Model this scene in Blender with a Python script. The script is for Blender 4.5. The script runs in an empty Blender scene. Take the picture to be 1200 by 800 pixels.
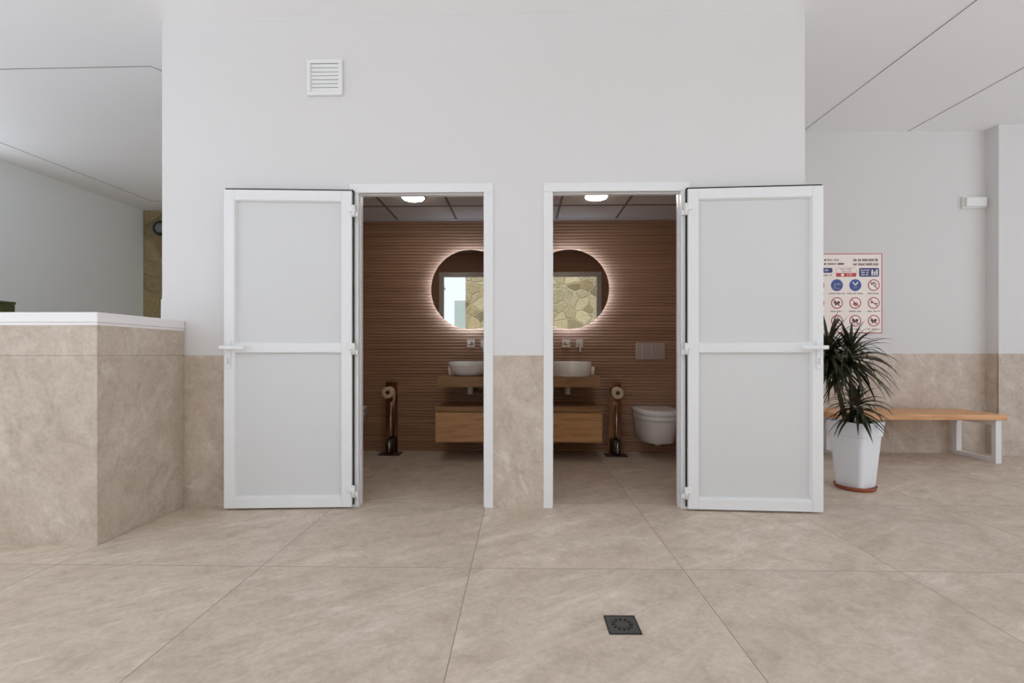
import bpy, bmesh, math, random
from mathutils import Vector, Matrix
PI = math.pi
sc = bpy.context.scene
COL = sc.collection
rnd = random.Random(7)

# ------------------------------------------------------------------ materials
def srgb(r, g, b):
    def c(v):
        v /= 255.0
        return v / 12.92 if v <= 0.04045 else ((v + 0.055) / 1.055) ** 2.4
    return (c(r), c(g), c(b), 1.0)

class NT:
    def __init__(s, name):
        s.m = bpy.data.materials.new(name); s.m.use_nodes = True
        s.t = s.m.node_tree; s.b = s.t.nodes['Principled BSDF']
    def n(s, typ, **kw):
        nd = s.t.nodes.new(typ)
        for k, v in kw.items(): setattr(nd, k, v)
        return nd
    def l(s, a, b): s.t.links.new(a, b)
    def val(s, sock, v):
        if hasattr(v, 'is_output'): s.l(v, sock)
        else: sock.default_value = v
    def math(s, op, a, b=0.0, c=0.0):
        nd = s.n('ShaderNodeMath', operation=op)
        s.val(nd.inputs[0], a); s.val(nd.inputs[1], b); s.val(nd.inputs[2], c)
        return nd.outputs[0]
    def mix(s, f, a, b, mode='MIX'):
        nd = s.n('ShaderNodeMix', data_type='RGBA', blend_type=mode)
        s.val(nd.inputs[0], f); s.val(nd.inputs[6], a); s.val(nd.inputs[7], b)
        return nd.outputs[2]
    def ramp(s, f, stops):
        nd = s.n('ShaderNodeValToRGB'); s.l(f, nd.inputs[0])
        e = nd.color_ramp.elements
        while len(e) < len(stops): e.new(0.5)
        for i, (p, c) in enumerate(stops): e[i].position = p; e[i].color = c
        return nd.outputs[0]
    def noise(s, vec, scale, detail=4, rough=0.55, dist=0.0):
        nd = s.n('ShaderNodeTexNoise'); nd.inputs['Scale'].default_value = scale
        nd.inputs['Detail'].default_value = detail; nd.inputs['Roughness'].default_value = rough
        nd.inputs['Distortion'].default_value = dist
        s.l(vec, nd.inputs['Vector'])
        return nd.outputs['Fac']
    def pos(s): return s.n('ShaderNodeNewGeometry').outputs['Position']
    def obj(s): return s.n('ShaderNodeTexCoord').outputs['Object']
    def mapping(s, vec, rot=(0, 0, 0), scale=(1, 1, 1), loc=(0, 0, 0)):
        nd = s.n('ShaderNodeMapping'); s.l(vec, nd.inputs[0])
        nd.inputs['Rotation'].default_value = rot; s.val(nd.inputs['Scale'], scale); s.val(nd.inputs['Location'], loc)
        return nd.outputs[0]
    def stretch(s, vec, d, along, across):
        d = Vector(d).normalized()
        dp = s.n('ShaderNodeVectorMath', operation='DOT_PRODUCT'); s.l(vec, dp.inputs[0]); dp.inputs[1].default_value = d
        a = s.n('ShaderNodeVectorMath', operation='SCALE'); a.inputs[0].default_value = d * (along - across); s.l(dp.outputs['Value'], a.inputs['Scale'])
        b = s.n('ShaderNodeVectorMath', operation='SCALE'); s.l(vec, b.inputs[0]); b.inputs['Scale'].default_value = across
        c = s.n('ShaderNodeVectorMath', operation='ADD'); s.l(a.outputs[0], c.inputs[0]); s.l(b.outputs[0], c.inputs[1])
        return c.outputs[0]
    def bump(s, h, strength, dist=0.01):
        nd = s.n('ShaderNodeBump'); nd.inputs['Strength'].default_value = strength
        nd.inputs['Distance'].default_value = dist; s.l(h, nd.inputs['Height'])
        s.l(nd.outputs[0], s.b.inputs['Normal'])
    def set(s, color=None, rough=None, metal=None, spec=None):
        if color is not None: s.val(s.b.inputs['Base Color'], color)
        if rough is not None: s.val(s.b.inputs['Roughness'], rough)
        if metal is not None: s.b.inputs['Metallic'].default_value = metal
        if spec is not None: s.b.inputs['Specular IOR Level'].default_value = spec
        return s

def plain(name, col, rough=0.5, metal=0.0, var=0.04, scale=18, spec=None, bump=0.0):
    k = NT(name)
    v = k.noise(k.obj(), scale)
    c2 = tuple(min(1, x * (1 - var)) for x in col[:3]) + (1,)
    k.set(k.mix(v, col, c2), rough, metal, spec)
    if bump: k.bump(k.noise(k.obj(), scale * 6), bump, 0.004)
    return k.m

def emit(name, col, strength):
    k = NT(name)
    k.set((0.9, 0.9, 0.9, 1), 0.4)
    k.b.inputs['Emission Color'].default_value = col
    k.b.inputs['Emission Strength'].default_value = strength
    return k.m

def plaster(name, col, bump=0.12):
    k = NT(name); p = k.pos()
    big = k.noise(p, 0.9, 3); fine = k.noise(p, 26, 5, 0.6)
    lo = tuple(x * 0.965 for x in col[:3]) + (1,)
    k.set(k.mix(big, lo, col), 0.75, spec=0.25)
    k.bump(fine, bump, 0.006)
    return k.m

def stone_slab(name, floor=True, tint=(1, 1, 1)):
    """beige slate-look porcelain; joints and per-tile veining when floor"""
    k = NT(name); p = k.pos()
    sep = k.n('ShaderNodeSeparateXYZ'); k.l(p, sep.inputs[0])
    x, y, z = sep.outputs
    T = lambda r, g, b: tuple(a * t for a, t in zip(srgb(r, g, b)[:3], tint)) + (1,)
    if floor:
        u = k.math('DIVIDE', k.math('ADD', x, 0.235), 0.985); v = k.math('DIVIDE', k.math('SUBTRACT', y, 2.265), 0.99)
        iu = k.math('FLOOR', u); iv = k.math('FLOOR', v)
        comb = k.n('ShaderNodeCombineXYZ'); k.l(iu, comb.inputs[0]); k.l(iv, comb.inputs[1])
        wn = k.n('ShaderNodeTexWhiteNoise', noise_dimensions='3D'); k.l(comb.outputs[0], wn.inputs['Vector'])
        off = k.n('ShaderNodeVectorMath', operation='SCALE'); k.l(wn.outputs['Color'], off.inputs[0]); off.inputs['Scale'].default_value = 30.0
        add = k.n('ShaderNodeVectorMath', operation='ADD'); k.l(p, add.inputs[0]); k.l(off.outputs[0], add.inputs[1])
        vec = add.outputs[0]; tilev = wn.outputs['Value']
        def edge(w, size):
            fr = k.math('FRACT', w)
            return k.math('MULTIPLY', k.math('MINIMUM', fr, k.math('SUBTRACT', 1.0, fr)), size)
        d = k.math('MINIMUM', edge(u, 0.985), edge(v, 0.99))
    else:
        vec = p; tilev = None; d = None
    DIR = (0.82, 0.57, 0.0) if floor else (0.5, -0.5, -0.7)
    m1 = k.stretch(vec, DIR, 0.75, 2.2)
    veins = k.noise(m1, 2.2, 10, 0.68, 1.1)
    blot = k.noise(vec, 3.2, 7, 0.62, 0.6)
    grain = k.noise(vec, 42, 6, 0.7)
    c = k.ramp(veins, [(0.28, T(166, 151, 134)), (0.45, T(180, 166, 149)), (0.57, T(186, 172, 156)), (0.72, T(198, 186, 171))])
    c = k.mix(k.math('MULTIPLY', k.ramp(blot, [(0.35, (0, 0, 0, 1)), (0.7, (1, 1, 1, 1))]), 0.35), c, T(168, 150, 132))
    g2 = k.ramp(grain, [(0.3, (0.86, 0.86, 0.85, 1)), (0.7, (1.06, 1.06, 1.06, 1))])
    c = k.mix(1.0, c, g2, 'MULTIPLY')
    mott = k.noise(vec, 9.0, 9, 0.72, 0.4)
    c = k.mix(1.0, c, k.ramp(mott, [(0.32, (0.84, 0.825, 0.80, 1)), (0.50, (1.0, 1.0, 1.0, 1)), (0.68, (1.07, 1.07, 1.07, 1))]), 'MULTIPLY')
    m2 = k.stretch(vec, DIR, 0.7, 3.4)
    st = k.noise(m2, 3.2, 9, 0.7, 0.7)
    sm = k.noise(vec, 1.6, 3, 0.5)
    stm = k.math('MULTIPLY', k.ramp(st, [(0.52, (0, 0, 0, 1)), (0.68, (1, 1, 1, 1))]), k.ramp(sm, [(0.42, (0, 0, 0, 1)), (0.62, (1, 1, 1, 1))]))
    c = k.mix(k.math('MULTIPLY', stm, 0.48), c, T(212, 202, 190))
    if floor:
        tv = k.math('ADD', k.math('MULTIPLY', tilev, 0.12), 0.93)
        cc = k.n('ShaderNodeCombineXYZ')
        for i in range(3): k.l(tv, cc.inputs[i])
        c = k.mix(1.0, c, cc.outputs[0], 'MULTIPLY')
        j = k.n('ShaderNodeMapRange'); k.l(d, j.inputs[0]); j.inputs[1].default_value = 0.0012; j.inputs[2].default_value = 0.0026
        c = k.mix(j.outputs[0], srgb(146, 131, 115), c)
    k.set(c, 0.5, spec=0.35)
    hh = k.math('ADD', k.math('MULTIPLY', veins, 0.6), k.math('MULTIPLY', grain, 0.25))
    if floor:
        hh = k.math('ADD', hh, k.math('MULTIPLY', j.outputs[0], 0.5))
    k.bump(hh, 0.25, 0.006)
    return k.m

def crazy_paving(name):
    k = NT(name); p = k.pos()
    w = k.n('ShaderNodeTexNoise'); w.inputs['Scale'].default_value = 2.2; k.l(p, w.inputs['Vector'])
    sc_ = k.n('ShaderNodeVectorMath', operation='SCALE'); k.l(w.outputs['Color'], sc_.inputs[0]); sc_.inputs['Scale'].default_value = 0.22
    ad = k.n('ShaderNodeVectorMath', operation='ADD'); k.l(p, ad.inputs[0]); k.l(sc_.outputs[0], ad.inputs[1])
    def vor(feat):
        v = k.n('ShaderNodeTexVoronoi', feature=feat); v.inputs['Scale'].default_value = 3.0
        v.inputs['Randomness'].default_value = 1.0; k.l(ad.outputs[0], v.inputs['Vector']); return v
    cell = vor('F1'); e = vor('DISTANCE_TO_EDGE')
    s = k.n('ShaderNodeSeparateColor'); k.l(cell.outputs['Color'], s.inputs[0])
    c = k.ramp(s.outputs[0], [(0.0, srgb(128, 108, 78)), (0.3, srgb(176, 158, 118)), (0.55, srgb(160, 146, 114)), (0.8, srgb(190, 174, 136)), (1.0, srgb(118, 104, 78))])
    n2 = k.noise(p, 14, 6, 0.65)
    c = k.mix(1.0, c, k.ramp(n2, [(0.3, (0.72, 0.70, 0.66, 1)), (0.7, (1.08, 1.06, 1.02, 1))]), 'MULTIPLY')
    j = k.n('ShaderNodeMapRange'); k.l(e.outputs['Distance'], j.inputs[0]); j.inputs[1].default_value = 0.01; j.inputs[2].default_value = 0.07
    k.set(k.mix(j.outputs[0], srgb(158, 144, 112), c), 0.85, spec=0.2)
    k.bump(k.math('ADD', j.outputs[0], k.math('MULTIPLY', n2, 0.5)), 0.6, 0.03)
    return k.m

def wood(name, a, b, rot=(0, 0, 0), sc_=(1.2, 14, 14), rough=0.5):
    k = NT(name); m = k.mapping(k.obj(), rot, sc_)
    g = k.noise(m, 2.2, 7, 0.6, 0.5)
    f = k.noise(m, 9, 4, 0.6)
    c = k.ramp(g, [(0.3, b), (0.5, a), (0.7, tuple(x * 1.12 for x in a[:3]) + (1,))])
    c = k.mix(k.math('MULTIPLY', f, 0.35), c, b)
    k.set(c, rough, spec=0.3); k.bump(g, 0.1, 0.002)
    return k.m

M = {}
M['wall'] = plaster('white_plaster', srgb(221, 219, 218), 0.22)
M['ceil'] = plaster('ceiling_plaster', srgb(244, 244, 244), 0.02)
M['greywall'] = plaster('grey_plaster', srgb(238, 243, 244), 0.05)
M['floor'] = stone_slab('floor_stone', True, (1.37, 1.37, 1.40))
M['concrete'] = plaster('pale_bounce_concrete', srgb(224, 224, 224), 0.1)
M['dado'] = stone_slab('wall_stone', False, (1.25, 1.26, 1.33))
M['counter'] = stone_slab('counter_stone', False, (1.22, 1.22, 1.26))
M['crazy'] = crazy_paving('crazy_paving_stone')
M['groove'] = plain('shadow_gap', srgb(138, 138, 137), 0.8)
M['alu'] = plain('white_coated_aluminium', srgb(230, 230, 230), 0.28, var=0.02)
M['panel'] = plain('door_panel_white', srgb(213, 213, 212), 0.4, var=0.015, scale=2)
M['seal_and_shade'] = plain('black_rubber_and_shade', srgb(28, 28, 30), 0.6)
M['plastic'] = plain('white_plastic', srgb(232, 232, 230), 0.35, var=0.02)
M['vent_dark'] = plain('vent_void', srgb(120, 121, 120), 0.8)
M['quartz'] = plain('white_quartz', srgb(240, 236, 234), 0.25, var=0.03)
M['ceramic'] = plain('white_ceramic', srgb(238, 236, 232), 0.12, var=0.01)
M['chrome'] = plain('chrome', srgb(205, 202, 198), 0.16, 1.0, 0.02)
M['steel'] = plain('polished_steel', srgb(170, 165, 160), 0.2, 1.0, 0.03)
M['darkmetal'] = plain('dark_lacquer', srgb(62, 44, 36), 0.35)
M['mirror'] = plain('mirror_silver', (0.70, 0.72, 0.72, 1), 0.0, 1.0, 0.0)
M['led'] = emit('led_strip', (0.70, 0.88, 1.15, 1), 7.0)
M['lamp'] = emit('lamp_diffuser', (1.0, 0.92, 0.80, 1), 23.0)
M['oak'] = wood('light_oak', srgb(208, 162, 114), srgb(172, 126, 84))
M['oakdark'] = wood('brown_oak', srgb(164, 124, 88), srgb(122, 86, 58))
M['steel_reflect'] = plain('steel_brown_reflection', srgb(176, 136, 110), 0.22, 1.0, 0.03)  # brown reflection of the tiled wall put into the steel colour
M['satin'] = plain('satin_nickel', srgb(206, 196, 188), 0.42, 0.6, 0.02)
M['bench'] = wood('bench_timber', srgb(222, 172, 128), srgb(196, 142, 100))
M['olive'] = plain('olive_paint', srgb(84, 86, 48), 0.7, var=0.25)
M['pot'] = plain('pot_white', srgb(232, 234, 238), 0.35, var=0.02)
M['terracotta'] = plain('terracotta', srgb(158, 84, 54), 0.7, var=0.15)
M['soil'] = plain('soil', srgb(66, 50, 38), 0.95, var=0.6, scale=60, bump=0.6)
M['bark'] = plain('bark', srgb(112, 96, 76), 0.9, var=0.4, scale=50)
M['paper'] = plain('tissue', srgb(214, 196, 172), 0.9, var=0.05)
M['card'] = plain('cardboard', srgb(150, 116, 84), 0.9)
M['drain'] = plain('drain_slate', srgb(84, 82, 78), 0.45, 0.3, var=0.2, scale=40)
M['hole'] = plain('drain_slot', srgb(14, 14, 14), 0.8)
M['black'] = plain('black_metal', srgb(34, 34, 36), 0.5)
M['ctile'] = plain('ceiling_tile', srgb(206, 204, 200), 0.85, var=0.05)
M['cgrid'] = plain('ceiling_grid', srgb(120, 112, 104), 0.6)
M['greygreen'] = plain('grey_green_paint', srgb(168, 176, 164), 0.5)
# poster inks
M['sheet'] = plain('poster_sheet', srgb(248, 236, 228), 0.45, var=0.02)
M['red'] = plain('ink_red', srgb(196, 66, 62), 0.5)
M['ring'] = plain('ink_ring', srgb(190, 84, 80), 0.5)
M['blue'] = plain('ink_blue', srgb(58, 84, 158), 0.5)
M['navy'] = plain('ink_navy', srgb(62, 66, 120), 0.5)
M['ink'] = plain('ink_dark', srgb(92, 74, 72), 0.5)
M['grey'] = plain('ink_grey', srgb(150, 136, 130), 0.5)
M['inkwhite'] = plain('ink_white', srgb(250, 244, 240), 0.5)

def leaf_mat():
    k = NT('dracaena_leaf'); v = k.noise(k.obj(), 9, 3)
    k.set(k.ramp(v, [(0.3, srgb(38, 40, 26)), (0.55, srgb(58, 60, 38)), (0.75, srgb(92, 78, 56))]), 0.4, spec=0.4)
    return k.m
M['leaf'] = leaf_mat()

def tile_brown():
    k = NT('ribbed_brown_tile'); p = k.pos()
    m = k.mapping(p, scale=(0.6, 1, 16)); n = k.noise(m, 1.5, 4, 0.6)
    k.set(k.ramp(n, [(0.3, srgb(158, 122, 98)), (0.7, srgb(181, 145, 120))]), 0.5, spec=0.35)
    return k.m
M['brown'] = tile_brown()

# ------------------------------------------------------------------ mesh builder
class MB:
    def __init__(s): s.bm = bmesh.new(); s.mats = []
    def mi(s, m):
        if m is None: return 0
        if m not in s.mats: s.mats.append(m)
        return s.mats.index(m)
    def add(s, bm2, m=None, smooth=False, mat=None):
        i = s.mi(m); vm = {}
        for v in bm2.verts: vm[v] = s.bm.verts.new(mat @ v.co if mat else v.co)
        for f in bm2.faces:
            try:
                g = s.bm.faces.new([vm[v] for v in f.verts]); g.material_index = i; g.smooth = smooth or f.smooth
            except ValueError: pass
        bm2.free(); return s
    def box(s, x0, x1, y0, y1, z0, z1, bev=0.0, m=None, mat=None, seg=2):
        b = bmesh.new(); bmesh.ops.create_cube(b, size=1.0)
        for v in b.verts:
            v.co = Vector((x0 + (v.co.x + .5) * (x1 - x0), y0 + (v.co.y + .5) * (y1 - y0), z0 + (v.co.z + .5) * (z1 - z0)))
        if bev > 0: bmesh.ops.bevel(b, geom=list(b.edges), offset=bev, segments=seg, affect='EDGES', profile=0.5)
        return s.add(b, m, mat=mat)
    def cyl(s, p0, p1, r0, r1=None, n=24, m=None, smooth=True):
        p0, p1 = Vector(p0), Vector(p1); r1 = r0 if r1 is None else r1
        d = p1 - p0; q = d.to_track_quat('Z', 'Y').to_matrix().to_4x4()
        b = bmesh.new(); bmesh.ops.create_cone(b, cap_ends=True, segments=n, radius1=r0, radius2=r1, depth=d.length)
        if smooth:
            for f in b.faces:
                if len(f.verts) == 4: f.smooth = True
        return s.add(b, m, mat=Matrix.Translation((p0 + p1) / 2) @ q)
    def loft(s, rings, m=None, smooth=True, cap=True):
        b = bmesh.new(); R = [[b.verts.new(p) for p in r] for r in rings]; n = len(R[0])
        for a, c in zip(R, R[1:]):
            for i in range(n):
                f = b.faces.new((a[i], a[(i + 1) % n], c[(i + 1) % n], c[i])); f.smooth = smooth
        if cap: b.faces.new(list(reversed(R[0]))); b.faces.new(R[-1])
        bmesh.ops.recalc_face_normals(b, faces=b.faces)
        return s.add(b, m)
    def lathe(s, prof, c=(0, 0, 0), n=32, m=None, mat=None, sx=1, sy=1, closed=False):
        b = bmesh.new(); R = []
        for r, z in prof:
            R.append([b.verts.new((c[0] + r * sx * math.cos(2 * PI * i / n), c[1] + r * sy * math.sin(2 * PI * i / n), c[2] + z)) for i in range(n)])
        pr = list(zip(R, R[1:])) + ([(R[-1], R[0])] if closed else [])
        for a, d in pr:
            for i in range(n):
                f = b.faces.new((a[i], a[(i + 1) % n], d[(i + 1) % n], d[i])); f.smooth = True
        if not closed:
            if prof[0][0] > 1e-5: b.faces.new(list(reversed(R[0])))
            if prof[-1][0] > 1e-5: b.faces.new(R[-1])
        bmesh.ops.remove_doubles(b, verts=b.verts, dist=1e-6)
        bmesh.ops.recalc_face_normals(b, faces=b.faces)
        return s.add(b, m, mat=mat)
    def tube(s, pts, r, n=10, m=None):
        pts = [Vector(p) for p in pts]; rings = []
        for i, p in enumerate(pts):
            t = (pts[min(i + 1, len(pts) - 1)] - pts[max(i - 1, 0)]).normalized()
            a = t.orthogonal().normalized() if i == 0 else (a - t * a.dot(t)).normalized()
            c = t.cross(a); rr = r[i] if isinstance(r, (list, tuple)) else r
            rings.append([p + (a * math.cos(2 * PI * k / n) + c * math.sin(2 * PI * k / n)) * rr for k in range(n)])
        return s.loft(rings, m)
    def build(s, name, mat=None, parent=None, label=None):
        me = bpy.data.meshes.new(name)
        bmesh.ops.recalc_face_normals(s.bm, faces=s.bm.faces)
        s.bm.to_mesh(me); s.bm.free()
        if s.mats:
            for x in s.mats: me.materials.append(M[x])
        elif mat: me.materials.append(M[mat])
        o = bpy.data.objects.new(name, me); COL.objects.link(o)
        if parent: o.parent = parent
        if label: o['label'] = label
        return o

def tag(o, label, cat, group=None, kind=None):
    o['label'] = label; o['category'] = cat
    if group: o['group'] = group
    if kind: o['kind'] = kind
    return o
def thing(name, label, cat, loc=(0, 0, 0), rz=0.0, group=None, kind=None):
    o = bpy.data.objects.new(name, None); COL.objects.link(o)
    o.empty_display_size = 0.1; o.location = loc; o.rotation_euler = (0, 0, rz)
    return tag(o, label, cat, group, kind)
def struct(name, mb, mat, label, cat):
    return tag(mb.build(name, mat), label, cat, kind='structure')

# ------------------------------------------------------------------ setting
W = 3.158      # front face of the washroom wall
B = 4.986      # back walls
XL, XR = -2.363, 1.822
struct('floor', MB().box(-6.4, 6.7, -0.9, 8.2, -0.12, 0.0), 'floor', 'large format beige slate look floor tiles', 'floor')

struct('floor_yard_bounce', MB().box(-16, 16, -12, -0.9, -0.12, -0.002).box(-16, -6.4, -0.9, 12, -0.12, -0.002).box(6.7, 16, -0.9, 12, -0.12, -0.002), 'concrete', 'pale unseen yard paving added to bounce light into the hall', 'floor')  # unseen ground kept pale and neutral to bounce light indoors

def cz(y): return 3.205 + 0.02 * (y - W)
c = bmesh.new()
CY0, CY1 = 0.3, 8.2
outline = [(-6.3, CY0), (6.9, CY0), (6.9, 5.25), (-1.0, 5.25), (-1.0, CY1), (-6.3, CY1)]  # unseen corner behind the washrooms left out to light the back room
lo = [c.verts.new((x, y, cz(y))) for x, y in outline]; hi = [c.verts.new((x, y, 3.6)) for x, y in outline]
c.faces.new(lo); c.faces.new(hi[::-1])
for i in range(6): c.faces.new((lo[i], hi[i], hi[(i + 1) % 6], lo[(i + 1) % 6]))
struct('ceiling', MB().add(c), 'ceil', 'smooth white ceiling over the hall', 'ceiling')

def gap(pts, n):
    b = MB()
    for (x0, y0), (x1, y1) in zip(pts, pts[1:]):
        d = Vector((x1 - x0, y1 - y0, 0)); L = d.length; d.normalize(); s_ = Vector((-d.y, d.x, 0)) * 0.003
        q = bmesh.new(); V = []
        for (x, y, sg) in [(x0, y0, 1), (x0, y0, -1), (x1, y1, -1), (x1, y1, 1)]:
            V.append(q.verts.new((x + s_.x * sg, y + s_.y * sg, cz(y) - 0.003)))
        U = [q.verts.new(v.co + Vector((0, 0, 0.006))) for v in V]
        q.faces.new(V); q.faces.new(U[::-1])
        for i in range(4): q.faces.new((V[i], U[i], U[(i + 1) % 4], V[(i + 1) % 4]))
        b.add(q)
    return b
struct('trim_1', gap([(-5.9, 3.74), (-2.857, 3.70), (-2.70, 3.98), (-2.37, 4.3)], 1), 'groove', 'shadow gap line across the ceiling above the counter', 'trim')
struct('trim_2', gap([(-5.54, 3.2), (-5.54, 7.2), (-4.2, 7.2)], 2), 'groove', 'shadow gap line along the ceiling near the grey wall', 'trim')
struct('trim_3', gap([(2.84, 0.35), (2.84, 4.98)], 3), 'groove', 'ceiling shadow gap line nearest the washroom block on the right', 'trim')
struct('trim_4', gap([(3.90, 0.35), (3.90, 4.98)], 4), 'groove', 'ceiling shadow gap line farther right above the bench', 'trim')

# washroom front wall with its two openings
LX0, LX1, RX0, RX1, OT = -1.119, -0.182, 0.145, 1.086, 2.105
T = W + 0.055
b = MB(); wt = 3.26
b.box(XL, LX0, W, T, 0, OT); b.box(LX1, RX0, W, T, 0, OT); b.box(RX1, XR, W, T, 0, OT); b.box(XL, XR, W, T, OT, wt)
struct('wall_front', b, 'wall', 'white rough plastered washroom wall with two door openings', 'wall')
struct('wall_left_return', MB().box(XL, XL + 0.1, T, B + 0.1, 0, wt), 'wall', 'left end of the washroom block facing the back room', 'wall')
struct('wall_left_rear', MB().box(XL, XR, B + 0.1, 5.3, 0, wt), 'wall', 'rear face of the washroom block', 'wall')
struct('wall_right_return', MB().box(XR - 0.1, XR, T, B, 0, wt), 'wall', 'right end of the washroom block facing the bench', 'wall')
n = 5
DZ = 0.987
for x0, x1, lab in [(-2.216, LX0, 'beige tile dado on the wall between counter and left door'), (LX1, RX0, 'beige tile dado on the pier between the two doorways'), (RX1, XR, 'beige tile dado behind the right door')]:
    struct('trim_%d' % n, MB().box(x0, x1, W - 0.004, W + 0.01, 0, DZ), 'dado', lab, 'wall tiles'); n += 1

# door frames (full depth of the wall, lips on both faces)
def frame(x0, x1, lab):
    global n
    fw = 0.059; b = MB(); y0, y1 = W - 0.010, T + 0.016
    for a0, a1 in ((x0, x0 + fw), (x1 - fw, x1)):
        b.box(a0, a1, y0, y1, 0.0, OT - fw, 0.003)
    b.box(x0, x1, y0, y1, OT - fw, OT, 0.003)
    s_ = 0.005    # rebate stop deeper in the reveal
    b.box(x0 + fw, x0 + fw + s_, y0 + 0.035, y1 - 0.004, 0, OT - fw - s_, 0.002)
    b.box(x1 - fw - s_, x1 - fw, y0 + 0.035, y1 - 0.004, 0, OT - fw - s_, 0.002)
    b.box(x0 + fw, x1 - fw, y0 + 0.035, y1 - 0.004, OT - fw - s_, OT - fw, 0.002)
    struct('trim_%d' % n, b, 'alu', lab, 'door frame'); n += 1
frame(LX0, LX1, 'white aluminium frame around the left doorway')
frame(RX0, RX1, 'white aluminium frame around the right doorway')

# ribbed washroom back wall, side walls, partition
def ribbed(x0, x1, z1):
    prof = []; z = 0.0
    while z < z1:
        for dz, dy in ((0.0, 0.0), (0.003, 0.005), (0.012, 0.007), (0.018, 0.007), (0.027, 0.005), (0.030, 0.0)):
            prof.append((z + dz, dy))
        z += 0.0315
    b = bmesh.new(); P = []
    for zz, dy in prof:
        zz = min(zz, z1); P.append((b.verts.new((x0, B - dy, zz)), b.verts.new((x1, B - dy, zz))))
    for (a, c_), (d, e) in zip(P, P[1:]):
        f = b.faces.new((a, c_, e, d)); f.smooth = False
    m_ = MB(); m_.add(b); m_.box(x0, x1, B, B + 0.1, 0, z1)
    return m_
BL, BR, PX0, PX1 = XL + 0.1, XR - 0.1, -0.045, 0.045
struct('wall_bath_back', ribbed(BL, BR, 2.38), 'brown', 'brown horizontally ribbed tile wall at the back of the washrooms', 'wall')
struct('wall_bath_partition', MB().box(PX0, PX1, T, B, 0, 2.38), 'brown', 'brown tiled partition between the two washrooms', 'wall')
b = MB()
struct('wall_bath_left', MB().box(BL, BL + 0.012, T, B, 0, 2.38), 'brown', 'brown tiled side wall of the left washroom', 'wall')
struct('wall_bath_right', MB().box(BR - 0.012, BR, T, B, 0, 2.38), 'brown', 'brown tiled side wall of the right washroom', 'wall')
b = MB(); t2 = T + 0.012
b.box(BL, LX0, T, t2, 0, OT); b.box(LX1, RX0, T, t2, 0, OT); b.box(RX1, BR, T, t2, 0, OT); b.box(BL, BR, T, t2, OT, 2.38)
struct('wall_bath_front', b, 'brown', 'brown tiled inner face of the doorway wall', 'wall')

def tile_ceiling(x0, x1, gx, nm, lab):
    b = MB(); b.box(x0, x1, T, B, 2.375, 2.40, m='ctile')
    k = gx
    while k - 0.605 > x0: k -= 0.605
    while k < x1:
        b.box(k - 0.011, k + 0.011, T, B, 2.371, 2.376, m='cgrid'); k += 0.605
    for y in (3.31, 3.915, 4.52): b.box(x0, x1, y - 0.011, y + 0.011, 2.370, 2.376, m='cgrid')
    b.box(x0, x1, B - 0.03, B - 0.008, 2.358, 2.376, m='ctile')
    struct(nm, b, None, lab, 'ceiling')
tile_ceiling(BL, PX0, -0.664, 'ceiling_left_washroom', 'grey tile grid ceiling of the left washroom')
tile_ceiling(PX1, BR, 0.36, 'ceiling_right_washroom', 'grey tile grid ceiling of the right washroom')

# right hand side: back wall, pilaster, added light-blocking wall
struct('wall_back', MB().box(XR, 7.0, B, B + 0.15, 0, 3.30), 'wall', 'white back wall behind the bench', 'wall')
struct('wall_pilaster', MB().box(4.675, 6.45, B - 0.135, B, 0, 3.30), 'wall', 'white pilaster projecting at the right end of the back wall', 'wall')
struct('wall_right_blocker', MB().box(6.5, 6.65, 3.7, B, 0, 3.25), 'wall', 'white unseen side wall added to dim the pilaster', 'wall')  # unseen wall added to hold light off the pilaster and back wall
struct('trim_%d' % n, MB().box(XR, 4.675, B - 0.008, B, 0, 0.998), 'dado', 'beige tile dado behind the bench and the plant', 'wall tiles'); n += 1
struct('trim_%d' % n, MB().box(4.667, 6.4, B - 0.143, B - 0.13, 0, 0.998).box(4.667, 4.675, B - 0.135, B - 0.008, 0, 0.998), 'dado', 'beige tile dado on the pilaster', 'wall tiles'); n += 1

# left rear room
struct('wall_left', MB().box(-6.22, -6.07, 5.2, 7.9, 0, 3.34), 'greywall', 'grey side wall beyond the counter', 'wall')
struct('wall_rear_stone', MB().box(-6.07, -1.0, 7.7, 7.9, 0, 3.34), 'crazy', 'rustic ochre stone wall at the far end of the back room', 'wall')
struct('wall_rear_side_cut', MB().box(-1.2, -1.05, 6.6, 7.7, 0, 3.34), 'wall', 'white unseen wall cut short to let light into the back room', 'wall')  # unseen wall stops short so outside light brightens the back room
# what the mirrors show, across the yard
struct('wall_yard_stone', MB().box(-1.61, 5.5, -4.5, -4.2, 0, 3.8), 'crazy', 'ochre crazy paving stone wall across the yard reflected in the mirrors', 'wall')
struct('trim_%d' % n, MB().box(-1.93, -1.62, -4.25, -4.18, 0, 2.53, 0.005), 'greygreen', 'grey green panel beside the yard stone wall seen in the left mirror', 'panel'); n += 1

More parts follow.
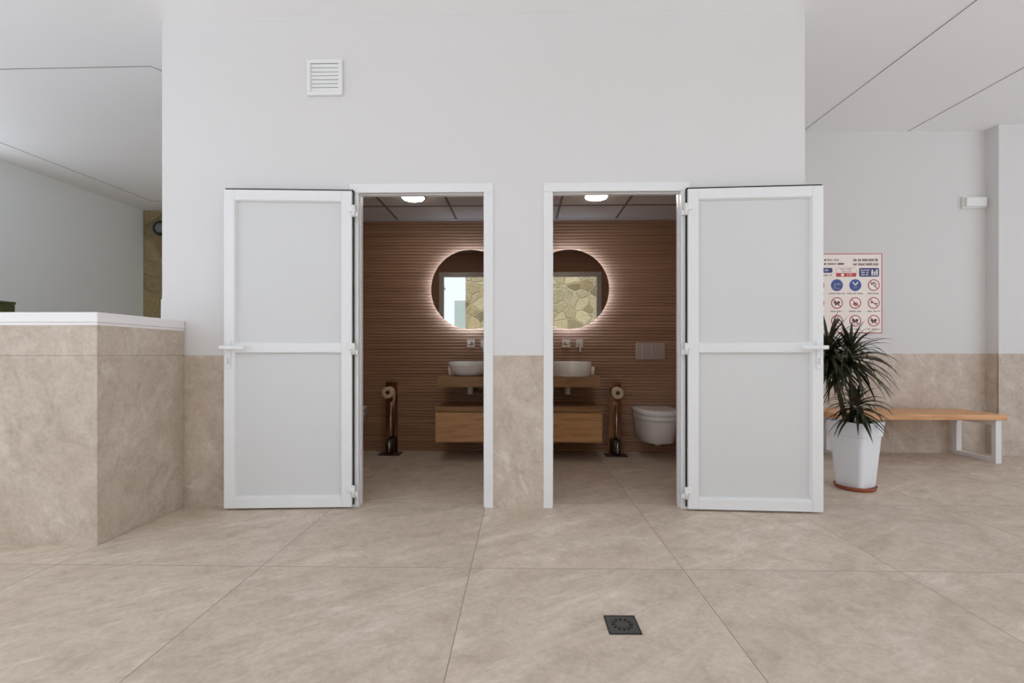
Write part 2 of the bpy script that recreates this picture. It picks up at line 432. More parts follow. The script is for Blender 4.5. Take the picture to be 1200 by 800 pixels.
# ------------------------------------------------------------------ doors
def door(num, hx, hy, sgn, rz, wid, lab):
    """leaf lies along local x*sgn, outer face at local y=0, thickness to +y"""
    t = thing('door_%d' % num, lab, 'door', (hx, hy, 0.012), rz, 'white washroom doors', 'structure')
    H = 2.033; TH = 0.034
    def X(a, c_): return (a, c_) if sgn > 0 else (-c_, -a)
    def bx(b, a0, a1, y0, y1, z0, z1, bev=0.0, m=None):
        x0, x1 = X(a0, a1); return b.box(x0, x1, y0, y1, z0, z1, bev, m)
    st = 0.064; mz0, mz1 = 0.997, 1.052
    b = MB()
    bx(b, 0, st, 0, TH, 0, H, 0.0025); bx(b, wid - st, wid, 0, TH, 0, H, 0.0025)
    bx(b, st, wid - st, 0, TH, H - st, H, 0.0025); bx(b, st, wid - st, 0, TH, 0, st, 0.0025)
    # glazing beads, a step lower than the frame
    for z0, z1 in ((st, mz0), (mz1, H - st)):
        def ring(i, y):
            x0, x1 = X(st + i, wid - st - i)
            return [(x0, y, z0 + i), (x1, y, z0 + i), (x1, y, z1 - i), (x0, y, z1 - i)]
        R = [ring(0.0, 0.003), ring(0.003, 0.003), ring(0.011, 0.027), ring(0.011, 0.031), ring(0.0, 0.031)]
        b.loft(R + [R[0]], smooth=False, cap=False)
    b.build('leaf_frame', 'alu', t)
    bx(MB(), st, wid - st, 0.0, TH, mz0, mz1, 0.0025).build('mid_rail', 'alu', t)
    for z0, z1 in ((st, mz0), (mz1, H - st)):
        bx(MB(), st, wid - st, 0.0265, 0.0315, z0, z1).build('panel', 'panel', t)
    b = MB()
    bx(b, -0.006, wid - 0.004, 0.010, TH - 0.004, H, H + 0.011, 0.001)  # top strip stands in for the shadow of the gap over the leaf
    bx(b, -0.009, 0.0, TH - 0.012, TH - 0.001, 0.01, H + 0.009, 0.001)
    b.build('seal_and_shade', 'seal_and_shade', t, 'black rubber gasket at the hinge and painted shadow line along the top')
    for z in (0.10, 1.015, 1.90):
        h = MB(); x0, _ = X(-0.012, 0)
        cx = -0.014 * sgn
        h.cyl((cx, -0.006, z - 0.035), (cx, -0.006, z + 0.04), 0.011, n=16)
        bx(h, -0.005, 0.026, -0.010, 0.0, z, z + 0.038, 0.002)
        bx(h, -0.040, -0.020, -0.004, 0.012, z - 0.033, z - 0.002, 0.002)
        h.build('hinge', 'plastic', t)
    # lever handle over a narrow plate
    hz = 1.025; cx = (wid - 0.030) * sgn
    pl = bx(MB(), wid - 0.046, wid - 0.014, -0.008, 0.0, hz - 0.135, hz + 0.045, 0.003).build('handle', 'alu', t)
    lv = MB(); lv.cyl((cx, -0.045, hz), (cx, 0.0, hz), 0.011)
    x0, x1 = X(wid - 0.150, wid + 0.004)
    lv.box(x0, x1, -0.056, -0.038, hz - 0.012, hz + 0.012, 0.005)
    lv.build('lever', 'alu', pl)
    tt = MB(); tt.cyl((cx, -0.014, hz - 0.085), (cx, -0.006, hz - 0.085), 0.014)
    tt.box(cx - 0.006, cx + 0.006, -0.034, -0.012, hz - 0.103, hz - 0.067, 0.003)
    tt.build('thumb_turn', 'plastic', pl)
    return t
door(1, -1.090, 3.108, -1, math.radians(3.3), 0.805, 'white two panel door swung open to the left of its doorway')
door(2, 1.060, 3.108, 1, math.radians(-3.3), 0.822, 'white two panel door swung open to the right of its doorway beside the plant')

# ------------------------------------------------------------------ ventilation grille
t = thing('ventilation_grille', 'small square white louvred vent high on the washroom wall', 'vent', (-1.279, W, 2.795))
b = MB(); h, w_ = 0.116, 0.026
b.box(-h, h, -0.024, 0, h - w_, h, 0.004); b.box(-h, h, -0.024, 0, -h, -h + w_, 0.004)
b.box(-h, -h + w_, -0.024, 0, -h + w_, h - w_, 0.004); b.box(h - w_, h, -0.024, 0, -h + w_, h - w_, 0.004)
b.build('frame', 'plastic', t)
MB().box(-h + w_, h - w_, -0.003, -0.001, -h + w_, h - w_).build('backing', 'vent_dark', t)
for i in range(7):
    z = -h + w_ + 0.0129 + i * 0.0257
    m_ = Matrix.Translation((0, -0.0125, z)) @ Matrix.Rotation(math.radians(-62), 4, 'X')
    MB().box(-h + w_, h - w_, -0.0098, 0.0098, -0.0012, 0.0012, mat=m_).build('slat', 'plastic', t)

# ------------------------------------------------------------------ counter
t = thing('reception_counter', 'beige stone clad counter with white worktop at the left edge', 'counter', (-3.6, 2.83, 0))
cx0, cx1, cy0 = -2.6, 1.388, -0.333
b = MB(); b.box(cx0, cx1, cy0, 0.322, 0, 0.9885, 0.0008); b.build('cladding', 'counter', t)
b = MB(); b.box(cx0, cx1, cy0, 0.322, 0.9893, 1.148, 0.0008); b.build('upper_cladding', 'counter', t)
MB().box(cx0, cx1 - 0.002, cy0 + 0.002, 0.322, 1.148, 1.162, 0.001).build('shadow_strip', 'quartz', t)
b = MB(); b.box(cx0, cx1 + 0.004, cy0 - 0.004, 0.324, 1.162, 1.216, 0.006)
b.box(cx0, 1.225, 0.324, 0.50, 1.162, 1.214, 0.003); b.build('worktop', 'quartz', t)
MB().box(1.215, 1.232, 0.345, 0.50, 1.214, 1.36, 0.003).build('upstand', 'quartz', t)

t = thing('slatted_box', 'olive green slatted box standing behind the counter at the left edge', 'box', (-5.67, 4.44, 0))
MB().box(-0.22, 0.2, -0.75, 0.72, 0, 1.525, 0.01).build('body', 'olive', t)
MB().box(-0.22, 0.206, -0.76, 0.725, 1.525, 1.555, 0.008).build('lid', 'olive', t)
for k in range(8): MB().box(0.2, 0.215, -0.73, 0.70, 0.06 + k * 0.18, 0.22 + k * 0.18, 0.004).build('slat', 'olive', t)

t = thing('wall_lamp', 'round black bulkhead lamp on the far stone wall', 'lamp', (-5.70, 7.7, 2.98))
MB().cyl((0, 0, 0), (0, -0.05, 0), 0.08).build('bracket', 'black', t)
rt = Matrix.Rotation(PI / 2, 4, 'X')
MB().lathe([(0.0, 0.045), (0.105, 0.045), (0.118, 0.06), (0.118, 0.13), (0.10, 0.145), (0.085, 0.145), (0.085, 0.135), (0.0, 0.135)], mat=rt).build('housing', 'black', t)
MB().lathe([(0.0, 0.134), (0.08, 0.134), (0.06, 0.155), (0.0, 0.163)], mat=rt).build('lens', 'vent_dark', t, 'dull grey lens')

# ------------------------------------------------------------------ floor drain
t = thing('floor_drain', 'small square dark floor drain in the foreground tiles', 'drain', (0.372, 1.798, 0), math.radians(0.5))
MB().box(-0.056, 0.056, -0.059, 0.059, 0, 0.003, 0.001).build('plate', 'drain', t)
b = MB()
for (a0, a1, c0, c1) in [(-0.059, 0.059, -0.062, -0.056), (-0.059, 0.059, 0.056, 0.062), (-0.059, -0.053, -0.056, 0.056), (0.053, 0.059, -0.056, 0.056)]:
    b.box(a0, a1, c0, c1, 0, 0.004, 0.001)
b.build('rim', 'black', t)
for i in range(12):
    a = 2 * PI * i / 12
    m_ = Matrix.Rotation(a, 4, 'Z') @ Matrix.Translation((0.033, 0, 0))
    MB().box(-0.007, 0.007, -0.0045, 0.0045, 0.002, 0.0036, mat=m_).build('slot', 'hole', t)
MB().cyl((0, 0, 0.002), (0, 0, 0.0045), 0.022).build('cap', 'drain', t)

# ------------------------------------------------------------------ bench
t = thing('bench', 'low timber bench on white steel frame legs against the back wall', 'bench', (3.66, 4.73, 0))
MB().box(-0.76, 0.735, -0.255, 0.225, 0.396, 0.446, 0.006).build('seat', 'bench', t)
for x in (-0.60, 0.672):
    b = MB(); w2 = 0.026
    b.box(x - w2, x + w2, -0.235, -0.190, 0, 0.396, 0.004); b.box(x - w2, x + w2, 0.165, 0.21, 0, 0.396, 0.004)
    b.box(x - w2, x + w2, -0.190, 0.165, 0, 0.045, 0.004); b.box(x - w2, x + w2, -0.190, 0.165, 0.345, 0.396, 0.004)
    b.build('leg', 'alu', t)

# ------------------------------------------------------------------ potted dracaena
t = thing('potted_plant', 'spiky dragon tree in a tall square white pot beside the right door', 'plant', (2.48, 3.66, 0), math.radians(25))
def sq(h, z, r):
    pts = []
    for cx, cy, a0 in ((h - r, h - r, 0), (-h + r, h - r, 90), (-h + r, -h + r, 180), (h - r, -h + r, 270)):
        for k in range(5):
            a = math.radians(a0 + k * 22.5); pts.append((cx + r * math.cos(a), cy + r * math.sin(a), z))
    return pts
b = MB()
b.loft([sq(0.088, 0.022, 0.02), sq(0.094, 0.022, 0.022), sq(0.122, 0.395, 0.026), sq(0.122, 0.4, 0.026)], smooth=False)
b.build('pot', 'pot', t)
b = MB()
R_ = [sq(0.124, 0.395, 0.026), sq(0.1295, 0.399, 0.028), sq(0.137, 0.492, 0.030), sq(0.137, 0.500, 0.030), sq(0.126, 0.500, 0.028), sq(0.122, 0.46, 0.026)]
b.loft(R_, smooth=False); b.build('rim', 'pot', t)
MB().loft([sq(0.122, 0.462, 0.026), sq(0.118, 0.478, 0.026)], smooth=False).build('soil', 'soil', t)
b = MB(); b.lathe([(0.0, 0.0), (0.118, 0.0), (0.128, 0.008), (0.136, 0.03), (0.130, 0.032), (0.120, 0.014), (0.0, 0.012)]); b.build('saucer', 'terracotta', t)
inv = Matrix.Rotation(-math.radians(25), 4, 'Z')
def loc(X, Y, Z): return inv @ (Vector((X, Y, Z)) - Vector((2.48, 3.66, 0)))
heads = [(Vector(loc(2.28, 3.66, 1.03)), 84, 0.37), (Vector(loc(2.405, 3.60, 1.00)), 92, 0.35), (Vector(loc(2.35, 3.74, 0.98)), 50, 0.35), (Vector(loc(2.425, 3.56, 0.645)), 56, 0.255)]
roots = [(-0.045, 0.02), (0.02, 0.03), (-0.01, 0.06), (0.03, -0.04)]
for (hp, cnt, ln), (rx, ry) in zip(heads, roots):
    p0 = Vector((rx, ry, 0.45)); pts = [p0, p0.lerp(hp, 0.35) + Vector((0.01, 0.01, 0.02)), p0.lerp(hp, 0.7) + Vector((-0.01, 0.0, 0.01)), hp]
    MB().tube(pts, [0.015, 0.013, 0.012, 0.011]).build('stem', 'bark', t)
def leaf(bm, base, az, el, ln, wd, droop):
    N = 9; p = Vector(base); d_az = Vector((math.cos(az), math.sin(az), 0)); side = Vector((-math.sin(az), math.cos(az), 0))
    prev = None; e = el
    for i in range(N + 1):
        u = i / N
        wv = wd * (0.55 + 1.6 * u) if u < 0.28 else wd * max(0.0, (1 - ((u - 0.28) / 0.72) ** 1.6))
        dirv = d_az * math.cos(e) + Vector((0, 0, math.sin(e))); up = d_az * -math.sin(e) + Vector((0, 0, math.cos(e)))
        row = [bm.verts.new(p + side * wv * 0.5 + up * wv * 0.22), bm.verts.new(p), bm.verts.new(p - side * wv * 0.5 + up * wv * 0.22)]
        if prev:
            for k in (0, 1):
                f = bm.faces.new((prev[k], prev[k + 1], row[k + 1], row[k])); f.smooth = True
        prev = row
        p = p + dirv * (ln / N); e -= droop * (0.35 + 1.3 * u) / N
for hi, (hp, cnt, ln) in enumerate(heads):
    q = bmesh.new()
    for i in range(cnt):
        u = (i + 0.5) / cnt
        el = math.radians(84 - 128 * u ** 0.75 + rnd.uniform(-9, 9)); az = i * 2.39996 + rnd.uniform(-0.3, 0.3)
        L = ln * rnd.uniform(0.78, 1.12) * (0.84 + 0.28 * u)
        dr = math.radians(rnd.uniform(15, 60) + 105 * math.sin(PI * min(1, u * 1.1)) * rnd.uniform(0.5, 1.1))
        if el - dr < math.radians(-86): dr = el + math.radians(86)
        leaf(q, hp + Vector((0, 0, -0.075 * u)), az, el, L, rnd.uniform(0.021, 0.031), dr)
    m_ = MB(); 
    for v in q.verts:      # keep leaves clear of wall and door behind
        pass
    m_.add(q); o = m_.build('foliage', 'leaf', t)

# ------------------------------------------------------------------ emergency light
t = thing('emergency_light', 'slim white emergency light box high beside the pilaster', 'emergency light', (4.552, B, 2.513))
MB().box(-0.125, 0.105, -0.03, 0, -0.058, 0.058, 0.006).build('housing', 'plastic', t)
MB().box(-0.112, 0.092, -0.055, -0.03, -0.047, 0.047, 0.010).build('diffuser', 'plastic', t)

# ------------------------------------------------------------------ rules poster
PXL, PXR, PZ0, PZ1 = 2.66, 3.645, 1.203, 2.010
t = thing('rules_poster', 'pool rules poster with red and blue round pictograms behind the plant', 'poster', (0, B, 0))
t.location = ((PXL + PXR) / 2, B - 0.001, 1.2)
ox, oz = (PXL + PXR) / 2, 1.2
class PB(MB):
    def rect(s, x0, x1, z0, z1, m, d=1): return s.box(x0 - ox, x1 - ox, -0.0045 - 0.0006 * d, -0.004, z0 - oz, z1 - oz, m=m)
    def disc(s, x, z, r, m, d=1): return s.cyl((x - ox, -0.004, z - oz), (x - ox, -0.0045 - 0.0006 * d, z - oz), r, n=40, m=m, smooth=False)
    def bar(s, x0, z0, x1, z1, w_, m, d=2):
        dx, dz = x1 - x0, z1 - z0; L = math.hypot(dx, dz)
        mt = Matrix.Translation(((x0 + x1) / 2 - ox, 0, (z0 + z1) / 2 - oz)) @ Matrix.Rotation(-math.atan2(dz, dx), 4, 'Y')
        return s.box(-L / 2, L / 2, -0.0045 - 0.0006 * d, -0.004, -w_ / 2, w_ / 2, m=m, mat=mt)
    def word_row(s, x0, x1, z, h, m, seed, d=3):
        r = random.Random(seed); x = x0
        while x < x1:
            wl = min(r.uniform(0.03, 0.07), x1 - x); k = x
            while k < x + wl - 0.003:
                s.rect(k, k + 0.0045, z, z + h * r.uniform(0.7, 1.0), m, d); k += 0.0075
            x += wl + 0.010
        return s
b = PB(); b.box(PXL - ox, PXR - ox, -0.004, 0, PZ0 - oz, PZ1 - oz, 0.001); b.build('sheet', 'sheet', t)
b = PB(); e = 0.008
for (x0, x1, z0, z1) in [(PXL, PXR, PZ1 - e, PZ1), (PXR - e, PXR, PZ0 + 0.0, PZ1), (PXL, PXL + e, PZ0, PZ1), (PXL, PXR, PZ0 + 0.0, PZ0 + e)]:
    b.rect(x0, x1, z0, z1, 'ring')
b.build('border', None, t)
b = PB(); b.word_row(3.355, 3.605, 1.930, 0.030, 'grey', 3); b.word_row(3.355, 3.605, 1.888, 0.028, 'grey', 4); b.build('heading', None, t)
b = PB()
b.disc(3.075, 1.945, 0.010, 'ink'); b.word_row(3.095, 3.21, 1.938, 0.016, 'grey', 5)
b.disc(3.075, 1.905, 0.011, 'ink'); b.word_row(3.10, 3.16, 1.898, 0.017, 'olive', 6); b.rect(3.165, 3.185, 1.899, 1.912, 'red'); b.rect(3.20, 3.262, 1.897, 1.914, 'ink')
b.build('emblem', None, t)
def badge(b, x0, x1, z0, z1, m, r=0.014, d=1):
    pts = []
    for cx, cz_, a0 in ((x1 - r, z1 - r, 0), (x0 + r, z1 - r, 90), (x0 + r, z0 + r, 180), (x1 - r, z0 + r, 270)):
        for k in range(6):
            a = math.radians(a0 + 18 * k); pts.append((cx + r * math.cos(a) - ox, cz_ + r * math.sin(a) - oz))
    return b.loft([[(x, -0.004, z) for x, z in pts], [(x, -0.0045 - 0.0006 * d, z) for x, z in pts]], m, smooth=False)
def person(b, x, z, h, m):
    b.disc(x, z + h * 0.86, h * 0.13, m, 2); b.rect(x - h * .14, x + h * .14, z + h * .35, z + h * .7, m, 2)
    b.rect(x - h * .12, x - h * .03, z, z + h * .36, m, 2); b.rect(x + h * .03, x + h * .12, z, z + h * .36, m, 2)
b = PB(); badge(b, 2.92, 3.148, 1.815, 1.865, 'navy'); b.word_row(2.99, 3.14, 1.785, 0.014, 'grey', 8); b.word_row(2.95, 3.12, 1.835, 0.014, 'inkwhite', 9); b.build('banner', None, t, 'blue banner at the left')
b = PB(); badge(b, 3.185, 3.387, 1.775, 1.868, 'red'); b.rect(3.187, 3.385, 1.813, 1.866, 'sheet', 2)
b.word_row(3.225, 3.345, 1.845, 0.014, 'grey', 10); b.word_row(3.24, 3.335, 1.822, 0.012, 'grey', 11)
for v in b.bm.verts: pass
b.rect(3.235, 3.262, 1.782, 1.806, 'inkwhite', 2)
bn = b.build('banner', None, t, 'red emergency banner')
def text(s_, x, z, size, mat, parent, depth=0.0062):
    cu = bpy.data.curves.new('lettering', 'FONT'); cu.body = s_; cu.size = size; cu.align_x = 'CENTER'; cu.align_y = 'CENTER'; cu.extrude = 0.0003
    o = bpy.data.objects.new('lettering', cu); COL.objects.link(o)
    dg = bpy.context.evaluated_depsgraph_get(); me = bpy.data.meshes.new_from_object(o.evaluated_get(dg)); bpy.data.objects.remove(o)
    me.name = 'lettering'; me.materials.clear(); me.materials.append(M[mat])
    me.transform(Matrix.Translation((x - ox, -depth, z - oz)) @ Matrix.Rotation(PI / 2, 4, 'X'))
    o = bpy.data.objects.new('lettering', me); COL.objects.link(o); o.parent = parent
    return o
text('112', 3.315, 1.794, 0.036, 'inkwhite', bn)
b = PB(); badge(b, 3.415, 3.613, 1.775, 1.863, 'navy')
b.word_row(3.43, 3.515, 1.835, 0.013, 'inkwhite', 12); b.word_row(3.435, 3.51, 1.812, 0.012, 'inkwhite', 13); b.word_row(3.435, 3.51, 1.790, 0.012, 'inkwhite', 14)
person(b, 3.545, 1.785, 0.062, 'inkwhite'); person(b, 3.568, 1.785, 0.045, 'inkwhite'); person(b, 3.591, 1.785, 0.064, 'inkwhite')
b.build('banner', None, t, 'blue banner with white figures')
def ring_sign(x, z, k):
    b = PB(); R = 0.059
    b.disc(x, z, R, 'ring'); b.disc(x, z, R * 0.82, 'inkwhite', 2)
    r = random.Random(40 + k)
    if k == 0:
        b.bar(x - .03, z + .005, x + .005, z + .03, .012, 'ink', 3); b.bar(x + .005, z + .03, x + .025, z + .0, .010, 'ink', 3); b.disc(x + .012, z - .012, .010, 'grey', 3)
    elif k == 2:
        for i in range(5): b.bar(x + r.uniform(-.03, .03), z + r.uniform(-.03, .03), x + r.uniform(-.03, .03), z + r.uniform(-.03, .03), .008, 'ring', 3)
    elif k == 3:
        b.bar(x - .035, z + .004, x + .03, z - .006, .007, 'ink', 3); b.disc(x - .022, z + .006, .009, 'ink', 3); b.disc(x + .028, z - .008, .008, 'ink', 3)
    else:
        b.disc(x - .02, z + .008, .014, 'ink', 3); b.disc(x + .016, z + .006, .014, 'ink', 3); b.rect(x - .022, x + .02, z - .018, z + .006, 'ink', 3)
        b.rect(x - .018, x - .010, z - .03, z - .015, 'ink', 3); b.rect(x + .010, x + .018, z - .03, z - .015, 'ink', 3)
    b.bar(x - .036, z + .036, x + .036, z - .036, .008, 'ring', 4)
    b.word_row(x - 0.062, x + 0.062, z - 0.090, 0.013, 'grey', 60 + k)
    b.build('pictogram', None, t, 'red ring prohibition pictogram')
def blue_sign(x, z, k):
    b = PB(); b.disc(x, z, 0.060, 'blue')
    if k == 0:
        person(b, x - .02, z - .03, .055, 'grey'); b.bar(x - .005, z + .01, x + .038, z + .012, .016, 'grey', 3); b.bar(x - .04, z - .03, x + .035, z - .036, .007, 'grey', 3)
    else:
        b.bar(x - .024, z + .030, x, z, .011, 'inkwhite', 3); b.bar(x + .026, z + .030, x, z, .011, 'inkwhite', 3); b.bar(x, z, x - .012, z - .034, .010, 'grey', 3); b.bar(x, z, x + .014, z - .032, .008, 'grey', 3)
    b.word_row(x - 0.082, x + 0.076, z - 0.090, 0.013, 'grey', 70 + k)
    b.build('pictogram', None, t, 'blue round pictogram')
cols = (3.193, 3.376, 3.560); rows = (1.690, 1.510, 1.330)
blue_sign(cols[0], rows[0], 0); blue_sign(cols[1], rows[0], 1); ring_sign(cols[2], rows[0], 0)
for i in range(3):
    ring_sign(cols[i], rows[1], 1 + i); ring_sign(cols[i], rows[2], 4 + i)
for rr in range(3): ring_sign(3.008, rows[rr], 7 + rr)

# ------------------------------------------------------------------ washroom fittings
def side(left): return 'left' if left else 'right'
def mirror(x, s_):
    t = thing('round_mirror', 'round backlit mirror on the ribbed wall of the %s washroom' % s_, 'mirror', (x, B - 0.008, 1.648), 0, 'round backlit mirrors')
    rot = Matrix.Rotation(PI / 2, 4, 'X')     # lathe axis to -y
    MB().lathe([(0.0, 0.0), (0.33, 0.0), (0.33, 0.052), (0.0, 0.052)], n=64, mat=rot).build('backing', 'vent_dark', t)
    MB().lathe([(0.375, 0.036), (0.4000, 0.036), (0.4005, 0.053), (0.375, 0.053)], n=96, mat=rot, closed=True).build('light_ring', 'led', t, 'glowing white light ring')
    MB().cyl((0, -0.054, 0), (0, -0.059, 0), 0.402, n=128, smooth=False).build('glass', 'mirror', t)
mirror(-0.512, 'left'); mirror(0.485, 'right')

def vanity(x0, x1, tx, s_, g):
    t = thing('vanity_unit', 'wall hung oak vanity with an open shelf gap and drawer in the %s washroom' % s_, 'vanity', ((x0 + x1) / 2, B - 0.009, 0), 0, 'oak vanity units')
    hw = (x1 - x0) / 2
    MB().box(-hw + 0.012, hw - 0.012, -0.46, 0, 0.688, 0.782, 0.002).build('worktop', 'oakdark', t)
    MB().box(-hw, hw, -0.485, 0, 0.462, 0.508, 0.002).build('shelf', 'oakdark', t)
    MB().box(-hw + 0.01, hw - 0.01, -0.465, 0, 0.185, 0.462, 0.002).build('carcass', 'oakdark', t)
    MB().box(-hw, hw, -0.487, -0.466, 0.180, 0.452, 0.002).build('drawer_front', 'oak', t)
    MB().cyl((tx - (x0 + x1) / 2, -0.2, 0.688), (tx - (x0 + x1) / 2, -0.2, 0.60), 0.028).cyl((tx - (x0 + x1) / 2, -0.2, 0.63), (tx - (x0 + x1) / 2, 0.0, 0.63), 0.016).build('trap', 'plastic', t, 'white waste trap')
vanity(-0.795, -0.055, -0.50, 'left', 0); vanity(0.055, 0.745, 0.455, 'right', 0)

# basins: a flared bowl on the left, a straight sided one on the right
o = MB().lathe([(0.0, 0.0), (0.12, 0.0), (0.165, 0.03), (0.195, 0.09), (0.205, 0.135), (0.200, 0.138), (0.185, 0.10), (0.15, 0.045), (0.0, 0.03)], n=48).build('wash_basin', 'ceramic')
o.location = (-0.502, 4.70, 0.782); tag(o, 'flared white bowl basin on the left vanity', 'basin', 'white wash basins')
o = MB().lathe([(0.0, 0.0), (0.192, 0.0), (0.202, 0.01), (0.205, 0.135), (0.200, 0.139), (0.190, 0.135), (0.18, 0.04), (0.0, 0.03)], n=48).build('wash_basin', 'ceramic')
o.location = (0.470, 4.70, 0.782); tag(o, 'straight sided white basin on the right vanity', 'basin', 'white wash basins')
for x, s_ in ((-0.705, 'left'), (0.705, 'right')):
    o = MB().lathe([(0.0, 0.0), (0.026, 0.0), (0.030, 0.004), (0.032, 0.085), (0.029, 0.085), (0.026, 0.01), (0.0, 0.008)], n=24).build('tumbler', 'ceramic')
    o.location = (x, 4.895, 0.782); tag(o, 'small white tumbler beside the basin on the %s vanity' % s_, 'cup', 'white tumblers')

def mixer(x, s_):
    t = thing('wall_mixer_tap', 'chrome two piece wall mixer tap under the mirror of the %s washroom' % s_, 'tap', (x, B - 0.008, 1.10), 0, 'chrome wall mixer taps')
    MB().box(-0.042, 0.042, -0.012, 0, -0.04, 0.04, 0.004).build('spout_plate', 'satin', t)
    b = MB(); b.box(-0.02, 0.02, -0.17, -0.01, -0.012, 0.012, 0.004); b.build('spout', 'satin', t)
    MB().box(0.10, 0.175, -0.012, 0, -0.04, 0.04, 0.004).build('lever_plate', 'satin', t)
    b = MB(); b.cyl((0.1375, -0.012, 0.005), (0.1375, -0.06, 0.005), 0.024)
    b.box(0.128, 0.147, -0.066, -0.052, -0.085, 0.01, 0.003); b.build('lever', 'satin', t)
mixer(-0.515, 'left'); mixer(0.458, 'right')

def stand(x, y, s_, flip):
    t = thing('toilet_roll_stand', 'steel toilet roll stand with brush cup in the %s washroom' % s_, 'roll stand', (x, y, 0), 0, 'toilet roll stands')
    MB().box(-0.105, 0.105, -0.07, 0.07, 0, 0.012, 0.003).build('base', 'darkmetal', t)
    MB().box(-0.062, 0.062, 0.040, 0.048, 0.012, 0.715, 0.002).build('back_plate', 'steel_reflect', t)
    b = MB(); b.cyl((flip * 0.0, 0.04, 0.62), (0, -0.085, 0.62), 0.010); b.build('arm', 'steel', t)
    b = MB(); b.lathe([(0.0, 0.012), (0.047, 0.012), (0.047, 0.155), (0.043, 0.155), (0.043, 0.02), (0.0, 0.02)], c=(0.0, -0.012, 0), n=24); b.build('brush_cup', 'darkmetal', t)
    MB().cyl((0.005, -0.012, 0.03), (0.005, -0.012, 0.52), 0.009, n=12).cyl((0.005, -0.064, 0.03), (0.005, -0.064, 0.14), 0.012, n=12).build('brush', 'chrome', t)
    r = MB(); rot = Matrix.Translation((0, -0.072, 0)) @ Matrix.Rotation(PI / 2, 4, 'X')
    r.lathe([(0.020, -0.045), (0.056, -0.045), (0.056, 0.045), (0.020, 0.045)], n=40, mat=rot, closed=True, m='paper')
    r.lathe([(0.0185, -0.0455), (0.0205, -0.0455), (0.0205, 0.0455), (0.0185, 0.0455)], n=30, mat=rot, closed=True, m='card')
    if flip > 0:
        q = bmesh.new(); V = []
        for (xx, zz) in [(0.056, 0.0), (0.0555, -0.03), (0.052, -0.07), (0.046, -0.10), (0.042, -0.125)]:
            V.append((q.verts.new((xx, -0.117, zz)), q.verts.new((xx, -0.027, zz)), q.verts.new((xx + .0015, -0.117, zz)), q.verts.new((xx + .0015, -0.027, zz))))
        for a, c_ in zip(V, V[1:]):
            q.faces.new((a[0], a[1], c_[1], c_[0])); q.faces.new((a[3], a[2], c_[2], c_[3])); q.faces.new((a[2], a[0], c_[0], c_[2])); q.faces.new((a[1], a[3], c_[3], c_[1]))
        r.add(q, 'paper')
    o = r.build('toilet_roll'); o.location = (x, y, 0.62)
    tag(o, ('toilet roll with a hanging sheet on the left stand' if flip > 0 else 'tightly wound toilet roll on the right stand'), 'toilet roll', 'toilet rolls')
stand(-1.295, 4.80, 'left', 1); stand(0.925, 4.78, 'right', -1)

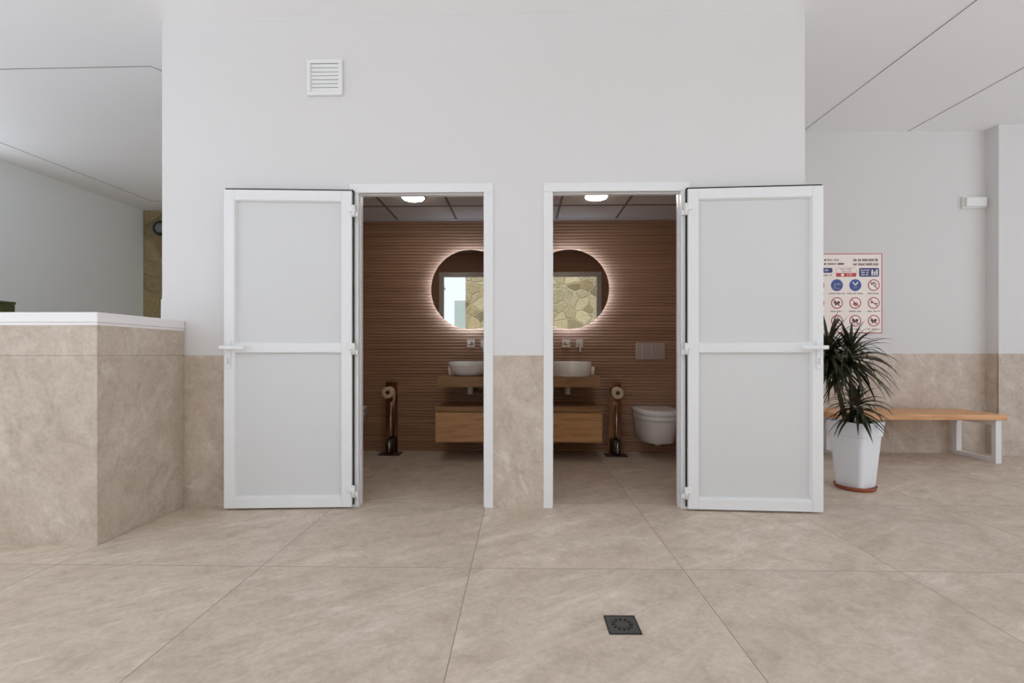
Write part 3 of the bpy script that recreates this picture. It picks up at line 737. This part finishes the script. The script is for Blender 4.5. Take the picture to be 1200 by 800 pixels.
def dshape(w_, L, z, nose=0.62):
    hw = w_ / 2; pts = [(hw, 0, z), (hw, -L * (1 - nose) * 0.5, z)]
    y0 = -L * (1 - nose); a = L * nose
    for k in range(17):
        th_ = PI * k / 16; e_ = 2 / 2.5
        pts.append((hw * math.copysign(abs(math.cos(th_)) ** e_, math.cos(th_)), y0 - a * abs(math.sin(th_)) ** e_, z))
    pts += [(-hw, -L * (1 - nose) * 0.5, z), (-hw, 0, z)]
    return pts
def toilet(x, s_):
    t = thing('wall_hung_toilet', 'white wall hung toilet with closed lid in the %s washroom' % s_, 'toilet', (x, B - 0.008, 0), 0, 'wall hung toilets')
    b = MB()
    b.loft([dshape(0.27, 0.39, 0.150), dshape(0.315, 0.435, 0.158), dshape(0.338, 0.465, 0.25), dshape(0.365, 0.50, 0.345), dshape(0.372, 0.51, 0.372)], smooth=True)
    b.build('bowl', 'ceramic', t)
    b = MB(); b.loft([dshape(0.384, 0.525, 0.373), dshape(0.388, 0.53, 0.38), dshape(0.388, 0.53, 0.414), dshape(0.384, 0.525, 0.418)]); b.build('seat', 'ceramic', t)
    b = MB(); b.loft([dshape(0.388, 0.53, 0.421), dshape(0.396, 0.535, 0.426), dshape(0.396, 0.535, 0.452), dshape(0.385, 0.525, 0.463), dshape(0.33, 0.47, 0.468)]); b.build('lid', 'ceramic', t)
    MB().lathe([(0.0, 0.118), (0.026, 0.118), (0.036, 0.13), (0.038, 0.155)], c=(0, -0.27, 0), n=24).build('outlet', 'ceramic', t)
    f = thing('flush_plate', 'slim two button flush plate above the toilet of the %s washroom' % s_, 'flush plate', (x, B - 0.008, 1.024), 0, 'flush plates')
    MB().box(-0.148, 0.148, -0.012, 0, -0.085, 0.085, 0.004).build('plate', 'satin', f)
    for a0, a1 in ((-0.085, -0.004), (0.004, 0.085)): MB().box(a0, a1, -0.018, -0.012, -0.062, 0.07, 0.003).build('button', 'satin', f)
toilet(1.315, 'right'); toilet(-1.775, 'left')

for x, s_ in ((-0.944, 'left'), (0.652, 'right')):
    t = thing('ceiling_lamp', 'round glowing ceiling lamp in the %s washroom' % s_, 'ceiling lamp', (x, 4.235, 2.37), 0, 'round washroom ceiling lamps')
    MB().lathe([(0.0, 0.0), (0.10, 0.0), (0.10, -0.012), (0.0, -0.006)], n=40).build('mount', 'plastic', t)
    MB().lathe([(0.0, -0.006), (0.094, -0.006), (0.094, -0.014), (0.086, -0.020), (0.0, -0.022)], n=40).build('diffuser', 'lamp', t)

# ------------------------------------------------------------------ daylight, camera, view
w = bpy.data.worlds.new('overcast_sky'); sc.world = w; w.use_nodes = True
bg = w.node_tree.nodes['Background']
bg.inputs[0].default_value = (0.89, 0.96, 1.08, 1); bg.inputs[1].default_value = 1.0
sun = bpy.data.lights.new('sun', 'SUN'); sun.energy = 3.6; sun.angle = math.radians(1.0); sun.color = (0.90, 0.96, 1.06)
so = bpy.data.objects.new('sun', sun); COL.objects.link(so)
so.rotation_euler = Vector((0.16, -0.40, -1.0)).to_track_quat('-Z', 'Y').to_euler()

cam = bpy.data.cameras.new('camera'); co = bpy.data.objects.new('camera', cam); COL.objects.link(co)
co.location = (0, 0, 1.0); co.rotation_euler = (PI / 2, 0, math.radians(1.08))
cam.sensor_width = 36; cam.lens = 570 / 1200 * 36; cam.shift_y = 14 / 1200; cam.clip_start = 0.05
sc.camera = co
sc.view_settings.view_transform = 'Standard'; sc.view_settings.look = 'None'
sc.view_settings.gamma = 1; sc.view_settings.use_curve_mapping = False
sc.view_settings.exposure = 0.55
sc.cycles.max_bounces = 12; sc.cycles.diffuse_bounces = 8
sc.cycles.use_denoising = True
